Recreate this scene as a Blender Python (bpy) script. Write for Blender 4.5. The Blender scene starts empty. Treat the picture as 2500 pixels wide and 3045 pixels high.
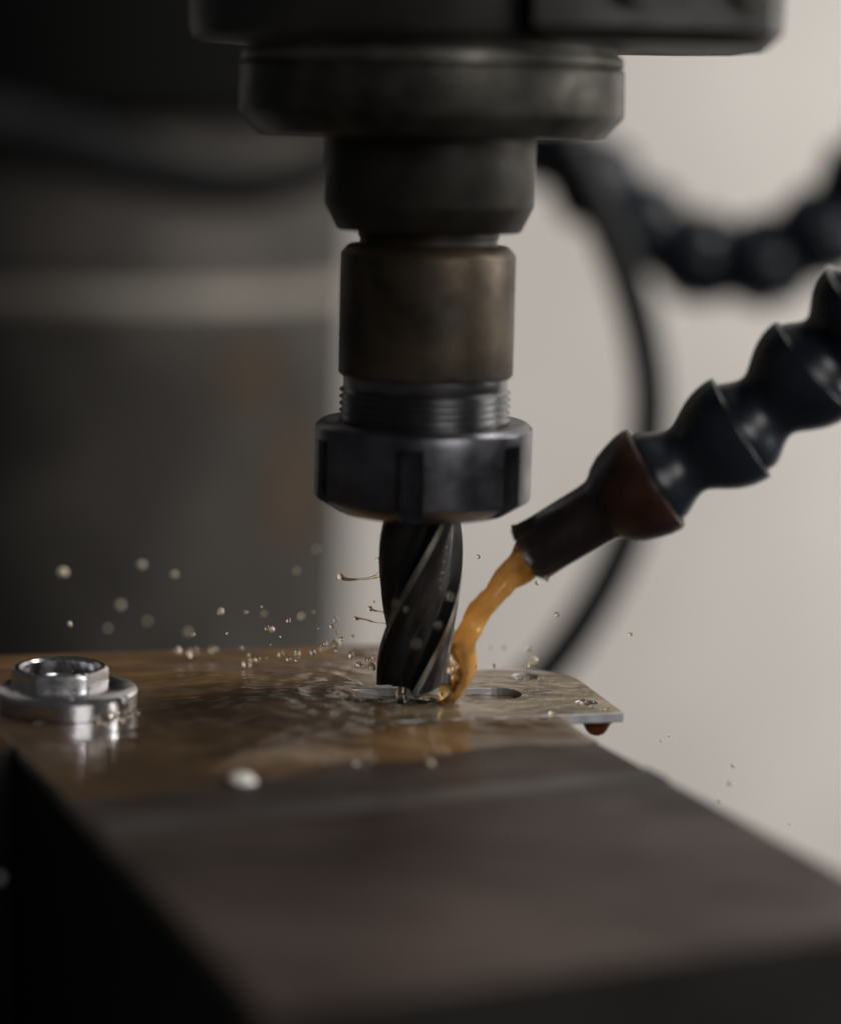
import bpy, bmesh, math, random
from math import sin, cos, pi, radians, sqrt
from mathutils import Vector, Matrix, noise

S = 0.001                      # everything below is written in millimetres
scene = bpy.context.scene
COL = scene.collection

# ------------------------------------------------------------------ camera
cam_data = bpy.data.cameras.new("camera")
cam = bpy.data.objects.new("camera", cam_data)
COL.objects.link(cam)
scene.camera = cam
cam_data.sensor_fit = 'HORIZONTAL'
cam_data.sensor_width = 36.0
cam_data.lens = 100.8
cam_data.clip_start = 0.02
cam_data.clip_end = 20.0
cam_data.dof.use_dof = True
cam_data.dof.focus_distance = 0.555
cam_data.dof.aperture_fstop = 4.3
cam_data.dof.aperture_blades = 0
R = Vector((0.99972243, 0.00378706, 0.0232534))
U = Vector((-0.02355976, 0.16069795, 0.98672241))
F = Vector((0.0, 0.98699637, -0.16074257))
M = Matrix((R, U, -F)).transposed().to_4x4()
M.translation = Vector((-0.33, -537.5, 128.08)) * S
cam.matrix_world = M

# ------------------------------------------------------------------ world, lamps, exposure
world = bpy.data.worlds.new("World")
scene.world = world
world.use_nodes = True
bg = world.node_tree.nodes["Background"]
bg.inputs[0].default_value = (0.95, 0.97, 1.0, 1)
bg.inputs[1].default_value = 0.034

def area(name, loc, target, size, size_y, power, color):
    ld = bpy.data.lights.new(name, 'AREA')
    ld.shape = 'RECTANGLE'
    ld.size = size * S
    ld.size_y = size_y * S
    ld.energy = power
    ld.color = color
    o = bpy.data.objects.new(name, ld)
    COL.objects.link(o)
    d = (Vector(target) - Vector(loc)).normalized()
    o.rotation_euler = d.to_track_quat('-Z', 'Y').to_euler()
    o.location = Vector(loc) * S
    return o

# workshop window far to the right, washing the rear wall
area("side_window", (1650, 350, 500), (200, 1380, -150), 1100, 1300, 44, (1.0, 0.96, 0.905))
# window behind the photographer's right shoulder
area("rear_window", (860, -1380, 480), (0, 0, 40), 760, 620, 9.5, (1.0, 0.96, 0.92))
# shop lamp overhead to the right
area("shop_lamp", (390, 250, 740), (10, -20, 20), 150, 200, 4.0, (1.0, 0.95, 0.88))

scene.view_settings.view_transform = 'Standard'
scene.view_settings.look = 'None'
scene.view_settings.exposure = 0.0
scene.view_settings.gamma = 1.0
scene.render.engine = 'CYCLES'
scene.cycles.use_denoising = True
scene.cycles.max_bounces = 10
scene.cycles.transmission_bounces = 8
scene.cycles.sample_clamp_indirect = 6.0
scene.cycles.caustics_reflective = False
scene.cycles.caustics_refractive = False

# ------------------------------------------------------------------ helpers
random.seed(7)

def tag(o, label=None, cat=None, group=None, kind=None):
    if label: o["label"] = label
    if cat: o["category"] = cat
    if group: o["group"] = group
    if kind: o["kind"] = kind
    return o

def empty(name, loc, label, cat, group=None):
    o = bpy.data.objects.new(name, None)
    o.empty_display_size = 0.01
    o.location = Vector(loc) * S
    COL.objects.link(o)
    return tag(o, label, cat, group)

def origin_of(o):
    v = Vector((0, 0, 0))
    while o is not None:
        v += o.matrix_basis.translation; o = o.parent
    return v / S

def build(name, verts, faces, mat, parent=None, smooth=30, loc=None):
    """verts in mm, world coordinates; origin moved to loc (mm)."""
    me = bpy.data.meshes.new(name)
    off = Vector(loc) if loc is not None else Vector((0, 0, 0))
    if parent is not None and loc is None:
        off = origin_of(parent)
    me.from_pydata([tuple((Vector(v) - off) * S) for v in verts], [], faces)
    bm = bmesh.new(); bm.from_mesh(me)
    bmesh.ops.recalc_face_normals(bm, faces=bm.faces)
    bm.to_mesh(me); bm.free()
    for m in (mat if isinstance(mat, (list, tuple)) else [mat]):
        me.materials.append(m)
    if smooth:
        for p in me.polygons: p.use_smooth = True
        me.set_sharp_from_angle(angle=radians(smooth))
    o = bpy.data.objects.new(name, me)
    COL.objects.link(o)
    if parent is not None:
        o.parent = parent
        if loc is not None:
            o.location = (off - origin_of(parent)) * S
    else:
        o.location = off * S
    return o

def frame_from(axis):
    a = Vector(axis).normalized()
    t = Vector((0, 0, 1)) if abs(a.z) < 0.9 else Vector((1, 0, 0))
    u = a.cross(t).normalized()
    return a, u, u.cross(a).normalized()

def lathe(profile, n=96, origin=(0, 0, 0), axis=(0, 0, 1), closed=False, jitter=None):
    """profile: list of (s, r) along axis."""
    a, u, w = frame_from(axis)
    o = Vector(origin)
    V, Fc = [], []
    for k, (s, r) in enumerate(profile):
        for i in range(n):
            th = 2 * pi * i / n
            rr, ss = r, s
            if jitter:
                rr, ss = jitter(k, th, r, s)
            V.append(o + a * ss + (u * cos(th) + w * sin(th)) * rr)
    m = len(profile)
    for k in range(m - 1 if not closed else m):
        k2 = (k + 1) % m
        for i in range(n):
            j = (i + 1) % n
            Fc.append((k * n + i, k * n + j, k2 * n + j, k2 * n + i))
    if not closed:
        Fc.append(tuple(range(n)))
        Fc.append(tuple((m - 1) * n + i for i in range(n)))
    return V, Fc

def tube(points, radii, n=16, sub=6, wob=None):
    """smooth tapered tube through points (Catmull-Rom)."""
    P = [Vector(p) for p in points]
    pts, rs = [], []
    for i in range(len(P) - 1):
        p0 = P[max(i - 1, 0)]; p1 = P[i]; p2 = P[i + 1]; p3 = P[min(i + 2, len(P) - 1)]
        for k in range(sub):
            t = k / sub
            q = 0.5 * ((2 * p1) + (p2 - p0) * t + (2 * p0 - 5 * p1 + 4 * p2 - p3) * t * t + (3 * p1 - p0 - 3 * p2 + p3) * t ** 3)
            pts.append(q); rs.append(radii[i] + (radii[i + 1] - radii[i]) * (t * t * (3 - 2 * t)))
    pts.append(P[-1]); rs.append(radii[-1])
    V, Fc = [], []
    a, u, w = frame_from(pts[1] - pts[0])
    for k, q in enumerate(pts):
        d = (pts[min(k + 1, len(pts) - 1)] - pts[max(k - 1, 0)]).normalized()
        u = (u - d * u.dot(d)).normalized(); w = d.cross(u)
        for i in range(n):
            th = 2 * pi * i / n
            r = rs[k]
            if wob: r *= wob(k / (len(pts) - 1), th, q)
            V.append(q + (u * cos(th) + w * sin(th)) * r)
    m = len(pts)
    for k in range(m - 1):
        for i in range(n):
            j = (i + 1) % n
            Fc.append((k * n + i, k * n + j, (k + 1) * n + j, (k + 1) * n + i))
    Fc.append(tuple(range(n))); Fc.append(tuple((m - 1) * n + i for i in range(n)))
    return V, Fc

def prism(poly, z0, z1, bev=0.0):
    """closed polygon (x,y) extruded z0..z1 with a small top chamfer."""
    n = len(poly)
    c = Vector((sum(p[0] for p in poly) / n, sum(p[1] for p in poly) / n))
    def inset(b):
        out = []
        for i in range(n):
            p = Vector(poly[i]); a = Vector(poly[i - 1]); d = Vector(poly[(i + 1) % n])
            e1 = (p - a).normalized(); e2 = (d - p).normalized()
            n1 = Vector((-e1.y, e1.x)); n2 = Vector((-e2.y, e2.x))
            m = n1 + n2
            out.append(p + m * (b / max(0.3, m.dot(n1))))
        return out
    area2 = sum(poly[i - 1][0] * poly[i][1] - poly[i][0] * poly[i - 1][1] for i in range(n))
    if area2 < 0: poly = poly[::-1]
    rings = [[(p[0], p[1], z0) for p in poly]]
    if bev:
        rings.append([(p[0], p[1], z1 - bev) for p in poly])
        rings.append([(p.x, p.y, z1) for p in inset(bev)])
    else:
        rings.append([(p[0], p[1], z1) for p in poly])
    V = [v for r in rings for v in r]
    Fc = [tuple(range(n))]
    for k in range(len(rings) - 1):
        for i in range(n):
            j = (i + 1) % n
            Fc.append((k * n + i, k * n + j, (k + 1) * n + j, (k + 1) * n + i))
    Fc.append(tuple((len(rings) - 1) * n + i for i in range(n)))
    return V, Fc

def boxv(x0, x1, y0, y1, z0, z1, bev=1.0):
    return prism([(x0, y0), (x1, y0), (x1, y1), (x0, y1)], z0, z1, bev)

def join(parts):
    V, Fc = [], []
    for v, f in parts:
        b = len(V); V += list(v); Fc += [tuple(i + b for i in q) for q in f]
    return V, Fc

# ------------------------------------------------------------------ materials
def mat(name, base, rough=0.5, metal=0.0, spec=0.5, var=None, vscale=60, bump=0.0, bscale=300,
        rvar=0.0, coat=0.0, coat_rough=0.05, trans=0.0, ior=1.45, stretch=(1, 1, 1), aniso=0.0, detail=5.0):
    m = bpy.data.materials.new(name); m.use_nodes = True
    nt = m.node_tree; N = nt.nodes; L = nt.links
    b = N["Principled BSDF"]
    b.inputs["Base Color"].default_value = (*base, 1)
    b.inputs["Roughness"].default_value = rough
    b.inputs["Metallic"].default_value = metal
    b.inputs["Specular IOR Level"].default_value = spec
    b.inputs["Coat Weight"].default_value = coat
    b.inputs["Coat Roughness"].default_value = coat_rough
    b.inputs["Coat IOR"].default_value = 1.38
    b.inputs["Transmission Weight"].default_value = trans
    b.inputs["IOR"].default_value = ior
    tc = N.new("ShaderNodeTexCoord")
    mp = N.new("ShaderNodeMapping"); mp.inputs["Scale"].default_value = stretch
    L.new(tc.outputs["Object"], mp.inputs[0])
    if var is not None:
        n1 = N.new("ShaderNodeTexNoise"); n1.inputs["Scale"].default_value = vscale
        n1.inputs["Detail"].default_value = detail; n1.inputs["Roughness"].default_value = 0.62
        L.new(mp.outputs[0], n1.inputs["Vector"])
        cr = N.new("ShaderNodeValToRGB")
        cr.color_ramp.elements[0].position = 0.36; cr.color_ramp.elements[0].color = (*base, 1)
        cr.color_ramp.elements[1].position = 0.66; cr.color_ramp.elements[1].color = (*var, 1)
        L.new(n1.outputs["Fac"], cr.inputs[0]); L.new(cr.outputs[0], b.inputs["Base Color"])
        if rvar:
            mr = N.new("ShaderNodeMapRange"); mr.inputs["From Min"].default_value = 0.3; mr.inputs["From Max"].default_value = 0.7
            mr.inputs["To Min"].default_value = max(0.02, rough - rvar); mr.inputs["To Max"].default_value = min(1, rough + rvar)
            n3 = N.new("ShaderNodeTexNoise"); n3.inputs["Scale"].default_value = vscale * 2.3; n3.inputs["Detail"].default_value = 6
            L.new(mp.outputs[0], n3.inputs["Vector"])
            L.new(n3.outputs["Fac"], mr.inputs[0]); L.new(mr.outputs[0], b.inputs["Roughness"])
    if bump:
        n2 = N.new("ShaderNodeTexNoise"); n2.inputs["Scale"].default_value = bscale; n2.inputs["Detail"].default_value = 4
        L.new(mp.outputs[0], n2.inputs["Vector"])
        bp = N.new("ShaderNodeBump"); bp.inputs["Strength"].default_value = 1.0; bp.inputs["Distance"].default_value = bump * S
        L.new(n2.outputs["Fac"], bp.inputs["Height"]); L.new(bp.outputs[0], b.inputs["Normal"])
        if coat: L.new(bp.outputs[0], b.inputs["Coat Normal"])
    return m

M_cast   = mat("dark painted casting", (0.011, 0.010, 0.010), 0.45, 0.0, 0.4, var=(0.028, 0.027, 0.025), vscale=30, rvar=0.12, bump=0.05, bscale=250)
M_flange = mat("worn dark steel", (0.016, 0.0155, 0.014), 0.44, 0.6, 0.4, var=(0.075, 0.071, 0.061), vscale=60, rvar=0.14, bump=0.03, bscale=500)
M_rim    = mat("rubbed rim steel", (0.14, 0.135, 0.12), 0.40, 0.7, 0.4, var=(0.30, 0.29, 0.26), vscale=50, rvar=0.12)
M_nose   = mat("oiled dark steel", (0.015, 0.014, 0.012), 0.5, 0.5, 0.4, var=(0.036, 0.030, 0.024), vscale=55, rvar=0.12, bump=0.02, bscale=500)
M_sleeve = mat("stained holder steel", (0.018, 0.016, 0.013), 0.50, 0.6, 0.4, var=(0.075, 0.055, 0.036), vscale=55, rvar=0.10, bump=0.015, bscale=600)
M_thread = mat("machined thread steel", (0.17, 0.17, 0.175), 0.30, 1.0, 0.5, var=(0.24, 0.24, 0.25), vscale=90)
M_nut    = mat("black oxide nut", (0.095, 0.096, 0.110), 0.31, 0.95, 0.5, var=(0.21, 0.213, 0.235), vscale=60, rvar=0.10, bump=0.012, bscale=700)
M_cutter = mat("wet tool steel", (0.006, 0.006, 0.006), 0.48, 0.0, 0.3, var=(0.014, 0.013, 0.013), vscale=90, rvar=0.12, coat=0.12, coat_rough=0.08, bump=0.03, bscale=450)
M_land   = mat("ground cutting land", (0.12, 0.115, 0.10), 0.45, 0.8, 0.5, var=(0.22, 0.205, 0.18), vscale=200, rvar=0.1)
M_plast  = mat("blue black plastic", (0.006, 0.009, 0.014), 0.32, 0.0, 0.5, var=(0.016, 0.021, 0.030), vscale=70, rvar=0.06, bump=0.0, bscale=300)
M_orange = mat("grimy orange brown plastic", (0.008, 0.006, 0.006), 0.42, 0.0, 0.5, var=(0.050, 0.017, 0.009), vscale=55, rvar=0.20, bump=0.16, bscale=380)
M_tube   = mat("blackened nozzle plastic", (0.007, 0.006, 0.006), 0.38, 0.0, 0.5, var=(0.020, 0.010, 0.008), vscale=60, rvar=0.18, bump=0.16, bscale=380)
M_rubber = mat("black rubber hose", (0.005, 0.006, 0.007), 0.6, 0.0, 0.2, var=(0.009, 0.010, 0.011), vscale=40)
M_jaw    = mat("dull vise steel", (0.026, 0.0165, 0.015), 0.48, 0.15, 0.35, var=(0.070, 0.051, 0.044), vscale=17, rvar=0.14, bump=0.03, bscale=350, stretch=(1, 1.5, 1))
M_side_shade   = mat("jaw side shade", (0.008, 0.0075, 0.007), 0.6, 0.0, 0.25, var=(0.016, 0.015, 0.014), vscale=25, rvar=0.1)
M_strip  = mat("rubbed jaw steel", (0.055, 0.052, 0.050), 0.44, 0.3, 0.4, var=(0.105, 0.100, 0.095), vscale=30, rvar=0.12, bump=0.02, bscale=350)
M_steel  = mat("bright machined steel", (0.36, 0.36, 0.37), 0.5, 0.75, 0.5, var=(0.55, 0.55, 0.56), vscale=120, rvar=0.08, bump=0.012, bscale=900)
M_chrome = mat("polished zinc steel", (0.66, 0.66, 0.69), 0.22, 1.0, 0.5, var=(0.72, 0.72, 0.74), vscale=110, rvar=0.08, bump=0.03, bscale=260)
M_wall   = mat("painted wall", (0.60, 0.572, 0.547), 0.85, 0.0, 0.2, var=(0.68, 0.652, 0.625), vscale=3.6, detail=2.0)
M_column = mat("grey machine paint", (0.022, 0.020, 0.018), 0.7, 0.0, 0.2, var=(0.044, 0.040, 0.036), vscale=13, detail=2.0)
M_saddle = mat("worn warm grey paint", (0.026, 0.024, 0.022), 0.7, 0.0, 0.2, var=(0.060, 0.054, 0.050), vscale=13, detail=2.0)
M_rust   = mat("rust stain", (0.040, 0.027, 0.017), 0.85, 0.0, 0.2, var=(0.040, 0.031, 0.024), vscale=30)
M_way    = mat("pale ground way", (0.14, 0.128, 0.115), 0.55, 0.1, 0.3, var=(0.24, 0.22, 0.20), vscale=14)
M_black  = mat("upper shade black", (0.004, 0.004, 0.004), 0.9, 0.0, 0.05)

def wet_material(name, c1, c2, c3, vscale, bump, bscale, stretch, rough=0.5, coat_rough=0.03):
    """oily amber coolant lying on metal: tinted body below a clear rippling coat"""
    m = bpy.data.materials.new(name); m.use_nodes = True
    nt = m.node_tree; N = nt.nodes; L = nt.links
    b = N["Principled BSDF"]
    tc = N.new("ShaderNodeTexCoord"); mp = N.new("ShaderNodeMapping"); mp.inputs["Scale"].default_value = stretch
    L.new(tc.outputs["Object"], mp.inputs[0])
    n1 = N.new("ShaderNodeTexNoise"); n1.inputs["Scale"].default_value = vscale; n1.inputs["Detail"].default_value = 6
    n1.inputs["Distortion"].default_value = 1.2; n1.inputs["Roughness"].default_value = 0.6
    L.new(mp.outputs[0], n1.inputs["Vector"])
    cr = N.new("ShaderNodeValToRGB")
    cr.color_ramp.elements[0].position = 0.32; cr.color_ramp.elements[0].color = (*c1, 1)
    cr.color_ramp.elements[1].position = 0.70; cr.color_ramp.elements[1].color = (*c3, 1)
    e = cr.color_ramp.elements.new(0.5); e.color = (*c2, 1)
    L.new(n1.outputs["Fac"], cr.inputs[0]); L.new(cr.outputs[0], b.inputs["Base Color"])
    b.inputs["Roughness"].default_value = rough
    b.inputs["Specular IOR Level"].default_value = 0.3
    b.inputs["Coat Weight"].default_value = 1.0
    b.inputs["Coat IOR"].default_value = 1.40
    b.inputs["Coat Roughness"].default_value = coat_rough
    n2 = N.new("ShaderNodeTexNoise"); n2.inputs["Scale"].default_value = bscale; n2.inputs["Detail"].default_value = 3
    n2.inputs["Distortion"].default_value = 0.6
    L.new(mp.outputs[0], n2.inputs["Vector"])
    bp = N.new("ShaderNodeBump"); bp.inputs["Distance"].default_value = bump * S
    L.new(n2.outputs["Fac"], bp.inputs["Height"])
    L.new(bp.outputs[0], b.inputs["Coat Normal"])
    return m

M_pool = wet_material("amber coolant film", (0.060, 0.031, 0.011), (0.115, 0.062, 0.022), (0.21, 0.120, 0.046), 26, 0.16, 130, (1, 2.4, 1))
M_wetplate = wet_material("coolant on plate", (0.085, 0.064, 0.038), (0.20, 0.152, 0.092), (0.33, 0.262, 0.172), 34, 0.22, 150, (1, 1.6, 1), rough=0.4)

def liquid(name, color, trans, rough=0.03, sss=0.0):
    m = bpy.data.materials.new(name); m.use_nodes = True
    nt = m.node_tree; b = nt.nodes["Principled BSDF"]
    b.inputs["Base Color"].default_value = (*color, 1)
    b.inputs["Roughness"].default_value = rough
    b.inputs["IOR"].default_value = 1.36
    b.inputs["Transmission Weight"].default_value = trans
    if sss:
        b.inputs["Subsurface Weight"].default_value = sss
        b.inputs["Subsurface Radius"].default_value = (1.0, 0.45, 0.15)
        b.inputs["Subsurface Scale"].default_value = 0.004
    return m
M_drop  = liquid("milky amber droplet", (0.98, 0.88, 0.64), 0.6, 0.06)
M_mist  = liquid("cloudy droplet", (0.98, 0.89, 0.68), 0.5, 0.3)
M_glint  = liquid("white bead glint", (0.92, 0.90, 0.84), 0.0, 0.2)
M_drip  = liquid("dark amber drip", (0.30, 0.085, 0.02), 0.75)
M_amber = liquid("thin amber coolant", (0.90, 0.62, 0.26), 0.9, 0.08)
M_splash = liquid("clear coolant sheet", (0.93, 0.82, 0.66), 1.0, 0.05)

def stream_material():
    m = bpy.data.materials.new("orange coolant stream"); m.use_nodes = True
    nt = m.node_tree; N = nt.nodes; L = nt.links
    b = N["Principled BSDF"]; out = N["Material Output"]
    b.inputs["Base Color"].default_value = (0.92, 0.54, 0.18, 1)
    b.inputs["Roughness"].default_value = 0.10
    b.inputs["Transmission Weight"].default_value = 0.6
    b.inputs["IOR"].default_value = 1.36
    tr = N.new("ShaderNodeBsdfTranslucent"); tr.inputs[0].default_value = (0.98, 0.62, 0.24, 1)
    mx = N.new("ShaderNodeMixShader")
    tc = N.new("ShaderNodeTexCoord")
    n1 = N.new("ShaderNodeTexNoise"); n1.inputs["Scale"].default_value = 120; n1.inputs["Detail"].default_value = 4
    L.new(tc.outputs["Object"], n1.inputs["Vector"])
    mr = N.new("ShaderNodeMapRange"); mr.inputs["From Min"].default_value = .3; mr.inputs["From Max"].default_value = .7
    mr.inputs["To Min"].default_value = .35; mr.inputs["To Max"].default_value = .60
    L.new(n1.outputs["Fac"], mr.inputs[0]); L.new(mr.outputs[0], mx.inputs[0])
    L.new(b.outputs[0], mx.inputs[1]); L.new(tr.outputs[0], mx.inputs[2]); L.new(mx.outputs[0], out.inputs[0])
    return m
M_stream = stream_material()

# ------------------------------------------------------------------ setting: rear wall
V, Fc = boxv(-1600, 1600, 1400, 1440, -1400, 1400, 2)
tag(build("wall", V, Fc, M_wall, loc=(0, 1400, -1400)), kind="structure",
    label="pale warm grey workshop wall far behind the machine", cat="wall")

# ------------------------------------------------------------------ machine column behind, left
colm = empty("machine_column", (-193, 800, -320), "round grey machine column standing dark and blurred behind the cutter on the left", "machine column")
CX, CY, CR = -193.0, 800.0, 150.0
def ring(r, z0, z1, bev): return lathe([(z0, r - bev - 20), (z0, r - bev), (z0 + bev, r), (z1 - bev, r), (z1, r - bev), (z1, r - bev - 20)], 120, (CX, CY, 0))
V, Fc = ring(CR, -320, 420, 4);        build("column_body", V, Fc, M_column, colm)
V, Fc = ring(CR + 4, 31, 46, 5);       build("slide_way", V, Fc, M_way, colm)
V, Fc = ring(CR + 1.5, 50, 99, 3);     build("saddle_ring", V, Fc, M_saddle, colm)
V, Fc = ring(CR + 16, 128, 420, 8);     build("upper_shade", V, Fc, M_black, colm)  # added black drum standing in for the unlit upper left
def blotch(cx, cz, rx, rz, seed):
    n = 28; pts = []
    for i in range(n):
        th = 2 * pi * i / n
        k = 0.8 + 0.35 * noise.noise(Vector((cos(th) * 1.3 + seed, sin(th) * 1.3, 0)))
        pts.append((cx + rx * k * cos(th), cz + rz * k * sin(th)))
    on = lambda x, e: CY - sqrt(max(1.0, (CR + e) ** 2 - (x - CX) ** 2))
    pts = [(min(x, CX + CR - 1), z) for x, z in pts]
    V = [(x, on(x, .2), z) for x, z in pts] + [(x, on(x, 1.0), z) for x, z in pts]
    Fc = [tuple(range(n)), tuple(range(n, 2 * n))] + [(i, (i + 1) % n, n + (i + 1) % n, n + i) for i in range(n)]
    return V, Fc
for a in ((-92, 0, 22, 26, 1.0), (-68, -62, 20, 48, 4.0)):
    V, Fc = blotch(*a); build("rust_patch", V, Fc, M_rust, colm)

# dark drooping tube in front of the column
V, Fc = tube([(-230, 600, 128), (-170, 600, 116), (-122, 600, 102), (-90, 600, 98), (-62, 600, 103), (-40, 600, 112), (-10, 600, 124)], [17, 16, 13, 11, 9, 8, 8], 14)
tag(build("band", V, Fc, M_rubber, loc=(-230, 600, 128)), "thick black band sagging across the dark column behind the spindle", "band")

# thin black hose loop
thin = [(44.8,379.6,135.7),(62.9,397.7,106.2),(76.8,404.6,77.6),(85.6,400.2,51.1),(90.0,395.9,24.6),(88.4,391.6,-2.2),(82.6,387.2,-29.0),(70.3,382.8,-55.9),(53.6,378.7,-81.1),(34.7,375.5,-100.5),(13.8,372.9,-116.3)]
V, Fc = tube(thin, [7.8] * len(thin), 16)
tag(build("thin_hose", V, Fc, M_rubber, loc=thin[0]), "thin black hose curving in a blurred arc against the pale wall", "hose")

# ------------------------------------------------------------------ modular hose segments
SEG = [(-3.5, 10.0), (-1.5, 10.8), (0.3, 11.0), (1.4, 10.8), (2.8, 10.25), (4.2, 9.5), (5.6, 8.8), (7.0, 8.3), (8.2, 8.15), (9.4, 8.4), (11.0, 9.2),
       (13.0, 10.35), (15.0, 11.35), (17.0, 12.1), (19.0, 12.6), (21.0, 12.85), (22.7, 12.9), (23.3, 12.85), (23.5, 12.6), (23.5, 11.4), (20.5, 11.1)]
def segment(p0, p1, k=1.0, name="hose_segment", parent=None, mt=None, n=64, waist=1.0):
    p0, p1 = Vector(p0), Vector(p1)
    Ln = (p1 - p0).length
    prof = [(s * (Ln / 23.5 if s > 0 else k), (12.9 - (12.9 - r) * waist) * k) for s, r in SEG]
    V, Fc = lathe(prof, n, p0, p1 - p0)
    return build(name, V, Fc, mt, parent, 50)

rims = [(52.8,-11.9,51.7),(71.1,-14.0,63.8),(86.3,-16.8,78.1),(97.7,-21.0,90.9),(108.4,-24.2,103.8)]
hose = empty("coolant_hose", rims[0], "blue-black jointed plastic coolant hose ending in a brown nozzle aimed at the cutter", "coolant hose")
for i in range(4):
    segment(rims[i], rims[i + 1], (1.0, 1.03, 1.10, 1.12)[i], "hose_segment", hose, M_plast)
tip = Vector((24.4, -8.7, 32.9)); r1 = Vector(rims[0]); Ln = (r1 - tip).length
NOZ = [(Ln - 4, 9.8), (Ln - .6, 11.4), (Ln, 11.9), (Ln - .2, 12.6), (Ln - 1.4, 12.9), (Ln - 3.5, 12.75), (Ln - 6.5, 12.0), (Ln - 9.5, 10.9),
       (Ln - 12, 9.4), (Ln - 13.4, 8.1), (Ln - 14.6, 7.45), (Ln - 17, 7.2), (12, 7.1), (6, 7.0), (2.2, 6.95), (0.9, 7.1), (0.0, 7.5), (-0.2, 6.6), (0.6, 5.3), (4.0, 5.0), (9.0, 4.6)]
def ragged(k, th, r, s):
    if 14 <= k <= 18:
        nn = noise.noise(Vector((cos(th) * 1.7, sin(th) * 1.7, 3.1)))
        n2 = noise.noise(Vector((cos(th) * 5, sin(th) * 5, 9.1 + k)))
        return r + 0.5 * n2 + (0.5 * max(0, nn) if k == 16 else 0), s + nn * 1.3 + n2 * .5
    if k >= 11:
        return r + 0.12 * noise.noise(Vector((cos(th) * 4, sin(th) * 4, s * .5))), s
    return r, s
V, Fc = lathe(NOZ, 72, tip, r1 - tip, jitter=ragged)
nz = build("nozzle", V, Fc, [M_tube, M_orange], hose, 50)
ax = (r1 - tip).normalized()
for pl in nz.data.polygons:
    c = Vector(pl.center) / S + origin_of(nz)
    if (c - tip).dot(ax) > Ln - 13 + 2 * noise.noise(c * .25): pl.material_index = 1
nz["label"] = "grimy orange-brown nozzle tip with a ragged mouth"

bgp = [(35.4,487.1,137.3),(52.1,478.7,124.3),(67.5,470.1,110.5),(82.7,461.1,95.0),(98.7,453.0,83.5),(116.4,445.4,76.7),(135.7,438.8,75.0),(152.5,433.5,81.7),(167.0,429.4,95.1),(181.1,426.4,115.9),(194.2,430.3,139.5)]
def resample(pts, step):
    P = [Vector(p) for p in pts]; out = [P[0].copy()]; acc = 0
    for a, b in zip(P[:-1], P[1:]):
        m = 20
        for k in range(1, m + 1):
            q = a.lerp(b, k / m)
            if (q - out[-1]).length >= step: out.append(q)
    return out
bh = empty("coolant_hose", bgp[0], "black jointed plastic hose hanging blurred behind the spindle at the upper right", "coolant hose")
q = resample(bgp, 27)
for a, b in zip(q[:-1], q[1:]):
    segment(a, b, 1.60, "hose_segment", bh, M_plast, 40, 0.6)

# ------------------------------------------------------------------ milling head
head = empty("milling_head", (0, 0, 126), "dark cast milling head with a stepped round spindle flange at the top", "milling head")
V, Fc = lathe([(146.5, 52), (147.2, 53.6), (149.5, 54.4), (230, 54.4)], 128); build("head_casting", V, Fc, M_cast, head)
def rounded_rect(x0, x1, y0, y1, r, n=8):
    out = []
    for cx, cy, a0 in ((x1 - r, y0 + r, -90), (x1 - r, y1 - r, 0), (x0 + r, y1 - r, 90), (x0 + r, y0 + r, 180)):
        for i in range(n + 1):
            a = radians(a0 + 90 * i / n); out.append((cx + r * cos(a), cy + r * sin(a)))
    return out
br = [(20, -60), (58, -58), (68, -52), (72.5, -40), (75, -10), (71, 14), (58, 24), (30, 30)]
V, Fc = prism(br, -232, -146.2, 3.0); V = [(x, y, -z) for x, y, z in V]
build("side_bracket", V, Fc, M_cast, head)
for (x, y) in ((62, -47), (40, -52)):
    V, Fc = lathe([(0, 4.6), (3.2, 4.6), (4.0, 4.0), (4.0, 2.4), (1.5, 2.4)], 24, (x, y - 8, 158), (0.25, -1, 0)); build("cap_screw", V, Fc, M_flange, head)
V, Fc = lathe([(126.2, 20), (126.2, 37.5), (126.5, 38.9), (131.0, 43.0), (131.6, 43.3), (141.4, 43.1), (141.9, 42.6), (142.2, 42.2), (142.2, 20)], 160)
fl = build("spindle_flange", V, Fc, M_flange, head)
V, Fc = lathe([(142.25, 20), (142.25, 42.3), (142.6, 42.95), (144.4, 42.6), (145.2, 41.5), (146.9, 41.2), (146.9, 20)], 160)
build("flange_rim", V, Fc, M_rim, fl)
V, Fc = lathe([(105.3, 15), (105.3, 20.6), (105.7, 21.1), (110.6, 23.5), (111.4, 23.8), (126.6, 23.9), (126.6, 15)], 128)
build("spindle_nose", V, Fc, M_nose, head)

# ------------------------------------------------------------------ collet chuck
chuck = empty("collet_chuck", (0, 0, 40.8), "stained steel collet chuck with slotted clamping nut under the spindle", "tool holder")
V, Fc = lathe([(98, 12), (102.2, 16.0), (102.6, 15.7), (103.6, 15.7), (104.0, 16.1), (105.5, 16.1), (105.5, 10)], 96)
build("holder_neck", V, Fc, M_nose, chuck)
V, Fc = lathe([(72.2, 17), (72.3, 19.5), (72.9, 20.05), (73.5, 20.1), (99.7, 20.0), (100.2, 19.9), (101.8, 18.5), (102.1, 17.9), (102.1, 14)], 128)
build("holder_sleeve", V, Fc, M_sleeve, chuck)
# thread
prof = [(61.5, 17.0), (61.5, 18.9)]
z = 61.7
while z < 69.0:
    prof += [(z, 18.85), (z + .28, 19.15), (z + .66, 19.72), (z + .86, 19.72), (z + 1.24, 19.15), (z + 1.5, 18.85)]
    z += 1.58
prof += [(69.6, 18.9), (72.4, 18.9), (72.4, 17.0)]
V, Fc = lathe(prof, 160)
build("thread", V, Fc, M_thread, chuck, 50)
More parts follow.
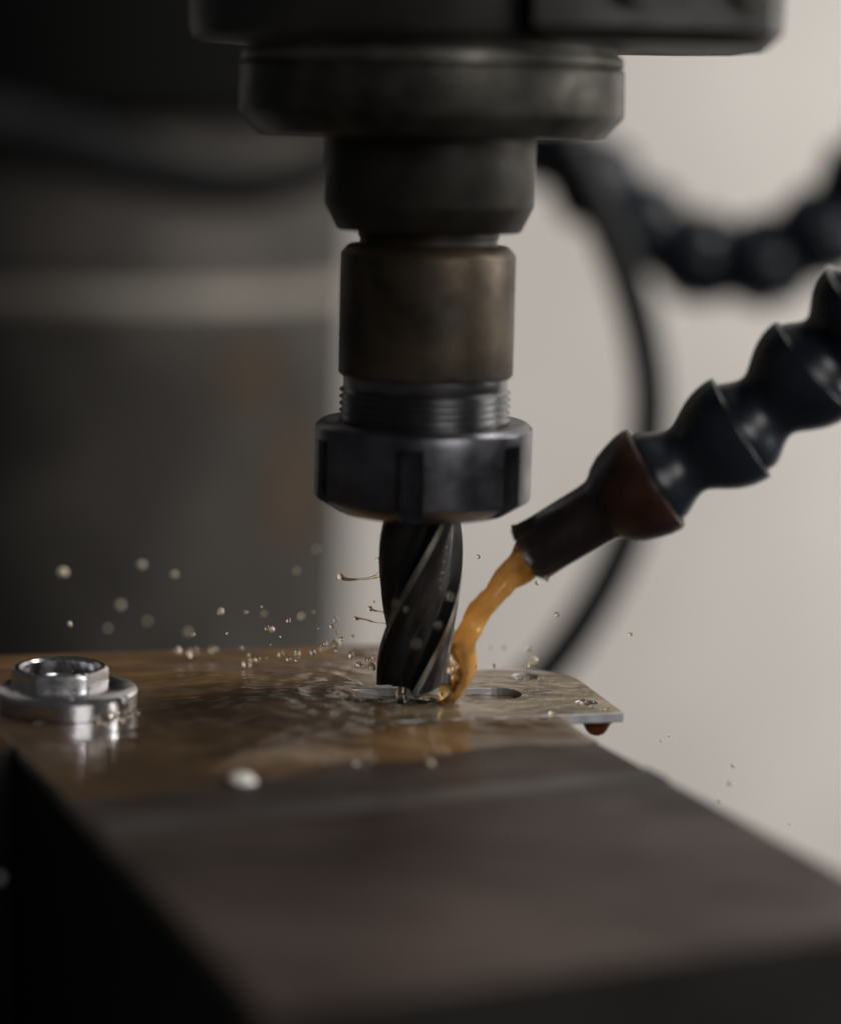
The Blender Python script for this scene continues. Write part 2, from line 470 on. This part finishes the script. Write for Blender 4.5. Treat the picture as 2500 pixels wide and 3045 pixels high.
# slotted nut: rings with angular samples doubled at the slot walls
phi0 = radians(-6.7); hw = 2.55
angs = []
for s in range(6):
    c = phi0 + s * pi / 3
    a = math.asin(hw / 25.0); e = 0.022
    nxt = c + pi / 3
    angs += [(c - a - e, 0), (c - a - 0.004, .35), (c - a + .006, 1), (c - a * .5, 1), (c, 1), (c + a * .5, 1), (c + a - .006, 1), (c + a + 0.004, .35), (c + a + e, 0)]
    m = 12
    for i in range(1, m):
        angs.append((c + a + e + (nxt - a - e - c - a - e) * i / m, 0))
n = len(angs)
rings = [(40.8, 12.2, 0), (40.8, 18.6, 0), (41.0, 19.6, .6), (44.0, 24.5, 1), (44.4, 24.85, 1), (44.9, 25.0, 1), (57.2, 25.0, 1), (57.8, 25.0, .85), (58.1, 25.0, 0), (60.4, 25.0, 0), (60.65, 24.95, 0), (60.9, 24.75, 0), (61.7, 23.8, 0), (61.9, 23.3, 0), (62.0, 22.2, 0), (62.1, 19.2, 0), (60.8, 18.9, 0)]
V, Fc = [], []
for z, r, dep in rings:
    for a, w in angs:
        rr = r + (19.3 - r) * w * dep if r > 19.3 else r
        V.append((rr * sin(a), -rr * cos(a), z))
for k in range(len(rings) - 1):
    for i in range(n):
        j = (i + 1) % n
        Fc.append((k * n + i, k * n + j, (k + 1) * n + j, (k + 1) * n + i))
Fc.append(tuple(range(n))); Fc.append(tuple((len(rings) - 1) * n + i for i in range(n)))
build("clamping_nut", V, Fc, M_nut, chuck, 28)

# ------------------------------------------------------------------ end mill
mill = empty("end_mill", (0, 0, 0), "black wet four-flute end mill hanging above the slotted plate", "end mill")
RC = 9.75; PITCH = 114.0
def cutter_r(t):
    # t: 0..1 across one tooth, land at 0..0.13
    if t < 0.09: return 1.0
    if t < 0.22: return 1.0 - 0.05 * (t - .09) / .13
    if t < 0.62:
        s = (t - .22) / .40; return 0.95 - 0.27 * (s * s * (3 - 2 * s))
    if t < 0.88:
        s = (t - .62) / .26; return 0.68 + 0.03 * s
    s = (t - .88) / .12
    return 0.71 + 0.29 * s ** 1.5
NT = 160
V, Fc, FM = [], [], []
zl = [0.0, 0.25] + [0.25 + (43 - .25) * k / 90 for k in range(1, 91)]
for k, z in enumerate(zl):
    for i in range(NT):
        t4 = 4.0 * i / NT
        t = t4 % 1.0
        th = 2 * pi * i / NT + 2 * pi * (z - 0.6) / PITCH - 2 * pi * 0.065 / 4
        rr = cutter_r(t)
        runout = min(1, max(0, (z - 39) / 6)); rr = rr + (1 - rr) * runout * .8
        zz = z
        if k == 0: zz = (1 - min(1, rr)) * 2.2 + (0.9 if t > .13 and t < .5 else 0) * (t - .13) * 2
        V.append((RC * rr * sin(th), -RC * rr * cos(th), zz - 0.6 if k == 0 else z))
for k in range(len(zl) - 1):
    for i in range(NT):
        j = (i + 1) % NT
        Fc.append((k * NT + i, k * NT + j, (k + 1) * NT + j, (k + 1) * NT + i))
        t = (4.0 * (i + .5) / NT) % 1.0
        FM.append(1 if t < 0.09 else 0)
c0 = len(V); V.append((0, 0, 1.6))
for i in range(NT): Fc.append((i, (i + 1) % NT, c0)); FM.append(0)
o = build("fluted_body", V, Fc, [M_cutter, M_land], mill, 35)
for p, mi in zip(o.data.polygons, FM): p.material_index = mi

# ------------------------------------------------------------------ vise jaws
e_ = Vector((-0.3955, 0.9185)); n_ = Vector((0.9185, 0.3955))
def st(s, t): v = n_ * s + e_ * t; return (v.x, v.y)
vise = empty("machine_vise", (*st(-35, -90), -90), "heavy dark steel vise whose broad flat jaws carry the wet workpiece", "vise")
TOP = -5.0
V, Fc = prism([st(-98.5, -170), st(25, -170), st(25, -10.6), st(-98.5, -10.6)], -90, TOP, 1.2); jf = build("front_jaw", V, Fc, [M_jaw, M_side_shade], vise)
V, Fc = prism([st(-190, -9.8), st(25.2, -9.8), st(25.2, 60), st(-82, 79), st(-190, 98)], -90, TOP + .02, 1.0); jr = build("rear_jaw", V, Fc, [M_jaw, M_side_shade], vise)
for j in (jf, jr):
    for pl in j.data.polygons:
        if abs(pl.normal.z) < .3: pl.material_index = 1  # shade on the upright jaw faces is put into their colour
# worn ridge crossing the front jaw, and a screw at its far left end
V, Fc = prism([st(-96, -77), st(24.4, -77), st(24.4, -68), st(-96, -68)], TOP - .5, TOP + .35, .3); build("jaw_strip", V, Fc, M_strip, vise)
V, Fc = lathe([(0, 2.0), (2.4, 2.0), (2.8, 1.7), (2.8, 1), (1.6, 1)], 28, (*st(-101.8, -9.7), -33), (-e_.x, -e_.y, 0)); build("jaw_screw", V, Fc, M_steel, vise)

# ------------------------------------------------------------------ coolant lying on the jaws
PA = radians(14.5)
p_ = Vector((cos(PA), sin(PA))); q_ = Vector((-sin(PA), cos(PA)))
def edge_front(s):
    # front limit (t) of the wet area as a function of s, uneven
    base = -46 + 0.06 * (s + 40) - 0.0012 * (s + 30) ** 2 * (1 if s < -30 else 0.4)
    return base + 6 * noise.noise(Vector((s * .05, 1.7, 0))) + 1.6 * noise.noise(Vector((s * .14, 4.2, 0)))
def rear_t(s): return 60 - (s - 25) * (19 / 107.0)
NS, NTT = 300, 220
def sstep(v): v = max(0.0, min(1.0, v)); return v * v * (3 - 2 * v)
def slot_dist(x, y):
    a = Vector((-13.2, -3.2)); b = Vector((18.4, 1.6)); p = Vector((x, y)); d = b - a
    k = max(0, min(1, (p - a).dot(d) / d.length_squared))
    return (p - a - d * k).length
V, Fc = [], []
for i in range(NS + 1):
    s = -150 + (24.6 + 150) * i / NS
    tf = edge_front(s); tr_ = rear_t(s) - .6
    if s < -97.6: tf = -9.2
    for k in range(NTT + 1):
        u = k / NTT
        t = tf + (tr_ - tf) * u
        x, y = st(s, t)
        dome = sqrt(max(0, min(1, min(tr_ - t, 24.6 - s + .01) / 2.0))) * sstep((t - tf) / 16.0)
        r = sqrt((x + 6) ** 2 + (y + 2) ** 2)
        act = math.exp(-(r / 52.0) ** 2)
        pp, qq = p_.x * x + p_.y * y, q_.x * x + q_.y * y
        # thin skin on the jaws, deeper where it banks up against the plate
        dpl = max(-33 - pp, -24.7 - qq, qq - 20, pp - 42)
        wash = sstep((-6 - pp + 9 * noise.noise(Vector((x * .09, y * .13, 3)))) / 9.0)
        h = 0.35 + (2.0 + .55 * wash) * sstep(1 - dpl / 30.0)
        if dpl < 0:
            h = 0.8 + 2.1 * wash
            h -= 1.2 * wash * sstep((6.4 - slot_dist(x, y)) / 3.0)
        n1 = noise.noise(Vector((x * .11, y * .24, 0))); n2 = noise.noise(Vector((x * .26, y * .58, 5))); n3 = noise.noise(Vector((x * 1.0, y * 1.3, 9)))
        h += (0.05 + 0.42 * act) * n1 + (0.02 + 0.26 * act) * n2 + 0.06 * act * n3
        h += 0.07 * act * sin(r * 0.95 + 2.5 * n1)
        V.append((x, y, TOP + 0.03 + max(0.02, h) * dome))
for i in range(NS):
    for k in range(NTT):
        a = i * (NTT + 1) + k
        Fc.append((a, a + 1, a + NTT + 2, a + NTT + 1))
pool = build("coolant_pool", V, Fc, M_pool, loc=(0, 0, TOP), smooth=180)
tag(pool, "glossy amber coolant puddle spread over the vise jaws around the plate", "puddle")

# ------------------------------------------------------------------ workpiece plate
def pq(p, q): v = p_ * p + q_ * q; return (v.x, v.y)
outline = [pq(-33, -24.7), pq(42, -24.7), pq(42, 5), pq(41.6, 9), pq(40, 13.5), pq(36.5, 17.5), pq(31.5, 20), pq(25, 21), pq(-33, 20)]
def slot_loop(a, b, r, n=14):
    a, b = Vector(a), Vector(b); d = (b - a).normalized(); base = math.atan2(d.y, d.x)
    out = []
    for c, off in ((b, -90), (a, 90)):
        for i in range(n + 1):
            t = base + radians(off + 180 * i / n); out.append((c.x + r * cos(t), c.y + r * sin(t)))
    return out
def circ(c, r, n=28): return [(c[0] + r * cos(2 * pi * i / n), c[1] + r * sin(2 * pi * i / n)) for i in range(n)]
loops = [outline, slot_loop((-13.2, -3.2), (18.4, 1.6), 6.2), circ((26.2, 20.0), 3.6), circ((39.2, -5.2), 2.7)]
cu = bpy.data.curves.new("plate_curve", 'CURVE'); cu.dimensions = '2D'; cu.fill_mode = 'BOTH'
cu.extrude = 0.95 * S; cu.bevel_depth = 0.25 * S; cu.bevel_resolution = 1
for lp in loops:
    sp = cu.splines.new('POLY'); sp.points.add(len(lp) - 1); sp.use_cyclic_u = True
    for pnt, (x, y) in zip(sp.points, lp): pnt.co = (x * S, y * S, 0, 1)
co = bpy.data.objects.new("plate_tmp", cu); COL.objects.link(co)
dg = bpy.context.evaluated_depsgraph_get(); dg.update()
me = bpy.data.meshes.new_from_object(co.evaluated_get(dg))
bpy.data.objects.remove(co); bpy.data.curves.remove(cu)
me.materials.clear(); me.materials.append(M_steel); me.materials.append(M_wetplate)
for pl in me.polygons:
    pl.use_smooth = False
    if pl.normal.z > .9: pl.material_index = 1
plate = bpy.data.objects.new("workpiece_plate", me); plate.location = (0, 0, -3.7 * S); COL.objects.link(plate)
tag(plate, "thin wet steel plate with a long slot and two holes, corner overhanging the vise", "workpiece")

# ------------------------------------------------------------------ hex flange nut
fc = (-80.3, -12.0); 
nut = empty("flange_nut", (fc[0], fc[1], -5), "shiny steel hex flange nut lying wet on the jaw at the far left", "nut")
V, Fc = lathe([(-4.9, 15.2), (-4.4, 15.9), (-0.8, 16.1), (-0.1, 15.7), (0.4, 14.5), (0.9, 11.8), (0.9, 8.0), (-4.9, 8.0)], 72, (fc[0], fc[1], 0), (0, 0, 1), closed=True)
build("flange", V, Fc, M_chrome, nut)
V, Fc = [], []
nn = 72; hx = (fc[0] - 1.6, fc[1])
def hexr(th, Rc):
    a = ((th - radians(-20) + pi / 6) % (pi / 3)) - pi / 6   # angle to nearest vertex
    a = abs(abs(a) - pi / 6)
    return Rc * cos(pi / 6) / cos(a)
prof = [(0.6, 11.2, 1), (3.7, 11.2, 1), (4.4, 11.0, 1), (4.8, 10.3, 0), (4.8, 9.2, 0), (4.2, 8.5, 0), (0.6, 8.5, 0)]
for z, r, h in prof:
    for i in range(nn):
        th = 2 * pi * i / nn
        rr = min(hexr(th, r), r * .985) if h else min(r, hexr(th, 11.6))
        V.append((hx[0] + rr * sin(th), hx[1] - rr * cos(th), z))
m = len(prof)
for k in range(m):
    k2 = (k + 1) % m
    for i in range(nn):
        j = (i + 1) % nn
        Fc.append((k * nn + i, k * nn + j, k2 * nn + j, k2 * nn + i))
build("hex_body", V, Fc, M_chrome, nut, 20)

# ------------------------------------------------------------------ coolant stream, splash, drips
spts = [(26.6,-8.7,34.6),(23.4,-9.3,30.5),(19.3,-9.0,26.4),(15.4,-9.8,21.4),(11.4,-9.8,16.2),(10.2,-10.3,11.8),(10.9,-10.1,7.2),(9.8,-9.8,2.5),(7.6,-9.5,-1.4),(6.4,-8.8,-3.2)]
srad = [4.2, 3.7, 3.0, 2.7, 3.0, 2.9, 2.3, 1.7, 1.3, 1.7]
def wob(t, th, p):
    k = noise.noise(Vector((p.x * .16 + cos(th) * .7, p.z * .16, sin(th) * .7 + 2)))
    k2 = noise.noise(Vector((p.x * .4 + cos(th), p.z * .4, sin(th) + 7)))
    k3 = noise.noise(Vector((p.x * .9 + cos(th) * 2, p.z * .9, sin(th) * 2 + 4)))
    return 1 + 0.45 * k + 0.14 * k2 + 0.02 * k3
V, Fc = tube(spts, srad, 28, 10, wob)
tag(build("coolant_stream", V, Fc, M_stream, loc=spts[0], smooth=180), "orange coolant jet pouring from the nozzle onto the cutter", "coolant jet")

def lump(c, rx, ry, rz, seed, amp=.3, frq=1.3, sub=3):
    bm = bmesh.new(); bmesh.ops.create_icosphere(bm, subdivisions=sub, radius=1)
    V = []
    for v in bm.verts:
        d = v.co.normalized()
        k = 1 + amp * noise.noise(d * frq + Vector((seed, 0, 0))) + amp * .5 * noise.noise(d * frq * 2.6 + Vector((0, seed, 0)))
        V.append((c[0] + d.x * rx * k, c[1] + d.y * ry * k, c[2] + d.z * rz * k))
    Fc = [tuple(v.index for v in f.verts) for f in bm.faces]; bm.free()
    return V, Fc
V, Fc = lump((9.0, -11.2, 7.0), 2.2, 1.3, 5.0, 3.0, .45, 2.0, 4)
tag(build("coolant_sheet", V, Fc, M_splash, loc=(9, -11.2, 2), smooth=180), "clear bulging sheet of coolant clinging between the jet and the cutter", "splash")
V, Fc = tube([(6.6, -9.4, 2.4), (6.9, -9.6, 0.6), (7.0, -9.8, -1.0), (6.6, -9.6, -2.6), (6.2, -9.4, -3.4)], [1.2, 2.2, 2.0, 1.4, 2.2], 28, 8, wob)
tag(build("coolant_sheet", V, Fc, M_amber, loc=(6.6, -9.4, -3), smooth=180), "amber funnel of coolant falling from the cutter's right lip to the plate", "splash")
V, Fc = tube([(-3.6, -9.2, 1.2), (-3.7, -9.3, -0.6), (-3.5, -9.3, -2.2), (-3.6, -9.4, -3.6)], [.9, 1.1, 1.3, 2.4], 24, 8, wob)
tag(build("coolant_sheet", V, Fc, M_splash, loc=(-3.6, -9.2, -3), smooth=180), "clear rope of coolant dripping from the cutter's left lip", "splash")
V, Fc = lump((0.5, -6.5, -3.2), 7.5, 4.2, 1.1, 11.0, .45, 1.6, 5)
tag(build("coolant_splash", V, Fc, M_splash, loc=(1.5, -7.5, -3), smooth=180), "clear ruffled splash of coolant in the slot under the cutter tip", "splash")
V, Fc = lump((-13.5, -9.0, -2.6), 6.0, 2.4, 1.0, 21.0, .5, 2.4, 4)
tag(build("coolant_splash", V, Fc, M_splash, loc=(-13.5, -9, -3), smooth=180), "low clear ripple of coolant at the left end of the slot", "splash")

# drip under the plate corner
dc = pq(37.2, -21.0)
V, Fc = lathe([(-.3, 0.01), (-.2, 1.0), (0.3, 1.9), (1.2, 2.6), (2.3, 3.15), (3.1, 3.8), (3.5, 4.3), (3.6, 4.4)], 32, (dc[0], dc[1], -8.5), (0, 0, 1))
tag(build("coolant_drip", V, Fc, M_drip, loc=(dc[0], dc[1], -8.5), smooth=180), "dark amber drip hanging under the overhanging plate corner", "drip")

# strands flung from the cutter
strands = [
 ([(-19.03,3.95,24.86),(-18.56,3.82,24.09),(-17.19,3.73,23.56),(-14.69,3.74,23.62),(-12.2,3.79,23.9),(-10.4,3.87,24.39),(-9.0,3.98,25.0)], [.55,.75,.42,.24,.28,.45,.9], "curled thread of coolant flung left from the upper cutter"),
 ([(-12.0,2.7,17.25),(-11.6,2.66,16.9),(-11.0,2.59,16.54),(-9.53,2.54,16.24),(-6.5,2.49,15.95)], [.5,.68,.34,.26,.4], "short blob-ended coolant thread, upper of the two at mid cutter"),
 ([(-15.4,2.28,14.75),(-15.0,2.26,14.6),(-14.02,2.25,14.46),(-12.2,2.2,14.16),(-9.92,2.12,13.66),(-6.4,2.09,13.49)], [.3,.5,.34,.3,.14,.18], "fine coolant thread, lowest one left of the cutter"),
 ([(-10.2,4.56,28.8),(-9.8,4.46,28.1),(-8.4,4.42,27.8)], [.35,.6,.8], "stub of coolant bulging from the cutter's upper left side"),
]
for pts, rad, lab in strands:
    V, Fc = tube(pts, rad, 12, 6)
    tag(build("coolant_strand", V, Fc, M_splash, loc=pts[-1], smooth=180), lab, "coolant strand", "strands flung from the cutter")

DROPS = [('g',-19.3,5.3,10.4,0.51),('g',-28.9,8.4,2.8,0.40),('g',-20.6,15.8,4.7,0.41),('g',-28.2,4.8,4.3,0.29),('g',-19.8,14.4,4.0,0.41),('g',-20.4,0.1,13.0,0.51),('g',-10.6,12.5,3.9,0.35),('g',-31.1,13.2,2.0,0.64),('g',-18.4,11.4,7.6,0.52),('g',-35.5,13.7,5.2,0.23),('g',-12.0,2.4,4.9,0.63),('g',-28.6,3.3,6.1,0.51),('g',-15.6,8.1,9.1,0.40),('g',-33.1,10.6,7.9,0.23),('g',-10.9,11.8,16.7,0.29),('g',-22.0,7.9,7.1,0.52),('a',-93.1,64.8,11.9,1.14),('a',-73.8,74.6,12.4,1.03),('a',-64.1,64.8,12.0,0.88),('a',-85.3,25.1,6.7,0.71),('a',-80.9,86.9,-1.1,1.04),('a',-83.6,81.2,-6.4,0.78),('a',-73.6,86.3,-5.3,0.92),('a',-61.2,71.8,-4.8,1.15),('a',-52.6,-1.5,10.6,0.57),('a',-32.3,65.1,13.6,0.63),('a',-27.9,75.4,17.5,0.77),('b',-48.0,19.1,11.9,0.93),('b',-45.6,10.4,8.5,0.37),('b',-42.3,25.9,10.5,0.47),('b',-37.6,11.4,14.9,0.29),('b',-39.5,50.4,5.1,0.62),('b',-36.3,12.6,9.5,0.58),('b',-35.3,15.5,8.6,0.70),('b',-31.1,10.9,11.9,0.63),('b',-30.2,55.2,3.7,0.75),('b',-26.1,30.9,9.9,0.36),('b',-23.7,8.7,10.6,0.34),('b',-20.5,25.7,9.1,0.77),('c',-59.8,34.1,-1.4,1.08),('c',-56.2,37.0,-2.4,1.45),('c',-51.6,41.0,-2.5,1.10),('c',-43.6,29.4,0.7,0.48),('c',-41.6,21.0,-1.1,1.29),('c',-38.9,19.2,0.5,0.76),('c',-41.6,24.2,0.1,0.47),('c',-36.7,19.3,0.8,0.35),('c',-33.3,17.5,2.2,0.88),('c',-29.5,21.4,1.5,0.94),('c',-25.5,17.6,2.7,0.76),('c',-23.7,34.4,0.2,0.96),('c',-20.0,21.8,4.1,1.06),('c',-16.1,11.6,3.7,0.87),('c',-14.0,9.3,1.9,0.86),('c',-10.8,7.3,2.1,1.03),('c',-10.7,9.6,3.7,0.46),('d',13.5,9.6,28.6,0.57),('d',27.4,4.7,23.5,0.57),('d',32.7,11.4,14.7,0.69),('d',49.4,0.9,12.6,0.51),('d',28.1,24.3,0.3,1.18),('d',27.4,39.4,-0.1,0.73),('d',21.3,39.4,0.1,0.49),('d',18.2,39.4,0.1,0.49),('d',13.6,14.2,0.9,0.58),('d',18.3,19.1,-0.0,0.59),('d',26.2,14.3,1.2,0.52),('e',72.7,-13.6,-14.6,0.56),('e',70.1,-28.8,-14.4,0.65),('e',69.1,-19.8,-21.3,0.39),('e',86.0,-15.7,-27.5,0.28),('e',56.6,-7.9,-10.6,0.34),('e',58.4,-7.7,-9.4,0.28),('f',-5.1,-42.2,27.5,0.62),('f',4.1,-38.1,21.9,0.73),('f',-0.5,-53.4,21.1,0.81),('f',-3.0,-27.7,23.2,0.53),('f',6.5,-41.9,29.3,0.73)]
ORD = ["first", "second", "third", "fourth", "fifth", "sixth", "seventh", "eighth", "ninth", "tenth", "eleventh", "twelfth", "thirteenth", "fourteenth", "fifteenth", "sixteenth", "seventeenth", "eighteenth", "nineteenth", "twentieth"]
DLAB = {'a': ("blurred coolant droplet against the dark column, {} from left of these", "blurred droplets against the column"),
        'b': ("sharp coolant droplet flying left of the cutter, {} from left of these", "sharp droplets left of the cutter"),
        'c': ("coolant bead skimming the amber puddle left of the cutter, {} from left in the row", "beads skipping over the puddle"),
        'd': ("coolant droplet right of the cutter before the pale wall, {} from left there", "droplets right of the cutter"),
        'e': ("tiny coolant droplet falling below the overhanging plate, {} from left", "droplets falling past the vise"),
        'g': ("fine coolant speck spraying close beside the cutter's left flank, {} from left", "fine spray beside the cutter"),
        'f': ("faint blurred coolant droplet in front of the black cutter, {} from left", "droplets in front of the cutter")}
def rank_labels(items, table):
    """items: (code, image-left-to-right key) -> label with its place in its own row"""
    out = [None] * len(items)
    for g in table:
        idx = sorted([i for i, it in enumerate(items) if it[0] == g], key=lambda i: items[i][1])
        for n, i in enumerate(idx): out[i] = table[g][0].format(ORD[n])
    return out
def across(x, y): return (x + .33) / (y + 537.5)
dlabels = rank_labels([(d[0], across(d[1], d[2])) for d in DROPS], DLAB)
shapes = []
for sd in range(6):
    V, Fc = lump((0, 0, 0), 1, random.uniform(.85, 1), random.uniform(.85, 1.1), sd * 3.7, .30, 1.1, 3)
    o = build("coolant_droplet", V, Fc, M_drop, smooth=180, loc=(0, 0, 0)); shapes.append(o.data); bpy.data.objects.remove(o)
ashapes = []
for d in shapes:
    c = d.copy(); c.materials.clear(); c.materials.append(M_mist); ashapes.append(c)
fshapes = []
for d in shapes:
    c = d.copy(); c.materials.clear(); c.materials.append(M_splash); fshapes.append(c)
for i, (g, x, y, z, r) in enumerate(DROPS):
    o = bpy.data.objects.new("coolant_droplet", shapes[i % 6]); COL.objects.link(o)
    P = Vector((x, y, z))
    if g == 'a': r *= random.uniform(.7, 1.15)
    if g in 'bcdg' and i % 3 != 0: o.data = fshapes[i % 6]
    if g == 'a': o.data = ashapes[i % 6]
    if g == 'f': r *= .6; o.data = fshapes[i % 6]
    o.location = P * S; o.scale = (r, r * 1.0, r); o.rotation_euler = (random.uniform(-.6, .6), random.uniform(-.6, .6), random.uniform(0, 6))
    tag(o, dlabels[i], "droplet", DLAB[g][1])
# beads sitting on surfaces
BEADS = [((-35.6, -70.3, -4.4), 2.9, 'p'), ((-29.8, -64.3, -4.6), 1.3, 'p'), ((-11.6, -56.3, -4.6), 1.2, 'p'), ((3.7, -52.6, -4.6), 1.1, 'p'),
         ((-66.5, -23.0, -4.2), 1.0, 'r'), ((-64.8, -21.0, -4.3), .8, 'r'), ((-70.5, -26.0, -4.2), .9, 'r'), ((-84.0, -29.2, -4.3), .9, 'r'), ((-63.5, -17.5, -4.3), .7, 'r'), ((6.1, -9.5, 34.1), 0.35, 's'),((5.8, -9.6, 32.6), 0.30, 's'),((5.5, -9.7, 30.9), 0.40, 's'),((5.3, -9.9, 28.2), 0.45, 's'),((4.9, -9.9, 26.7), 0.40, 's'),((6.1, -9.2, 27.6), 0.50, 's'),((4.8, -9.7, 24.7), 0.35, 's'), ((*pq(25.5, -23.6), -2.2), .62, 'q'), ((*pq(39.0, -22.6), -2.2), .62, 'q'), ((*pq(38.0, -22.0), -2.25), .45, 'q'), ((*pq(35.8, -15.2), -2.2), .9, 'q'), ((*pq(37.2, -17.6), -2.2), .75, 'q'), ((*pq(29.6, 10.0), -2.2), .7, 'q'), ((*pq(27.6, 10.6), -2.2), .6, 'q'), ((*pq(33.0, 10.0), -2.2), .5, 'q')]
BL = {'s': ("glinting coolant bead clinging to the right flute of the cutter, {} from left", "beads on the cutter"), 'r': ("clear coolant bead beside the flange nut on the left, {} from left", "beads around the flange nut"), 'p': ("coolant bead glinting at the front edge of the amber puddle, {} from left", "beads at the puddle edge"), 'q': ("tiny clear coolant bead sitting on the wet plate, {} from left", "beads on the plate")}
blabels = rank_labels([(b[2], across(b[0][0], b[0][1])) for b in BEADS], BL)
for i, (c, r, g) in enumerate(BEADS):
    o = bpy.data.objects.new("coolant_bead", shapes[i % 6]); COL.objects.link(o)
    if i == 0:
        o.data = shapes[0].copy(); o.data.materials.clear(); o.data.materials.append(M_glint)  # plain white paints the blurred lamp glint on this bead
    else: o.data = fshapes[i % 6]
    o.location = Vector(c) * S; o.scale = (r, r, r * (.5 if g == 'p' else .8)); o.rotation_euler = (0, 0, i)
    tag(o, blabels[i], "droplet", BL[g][1])
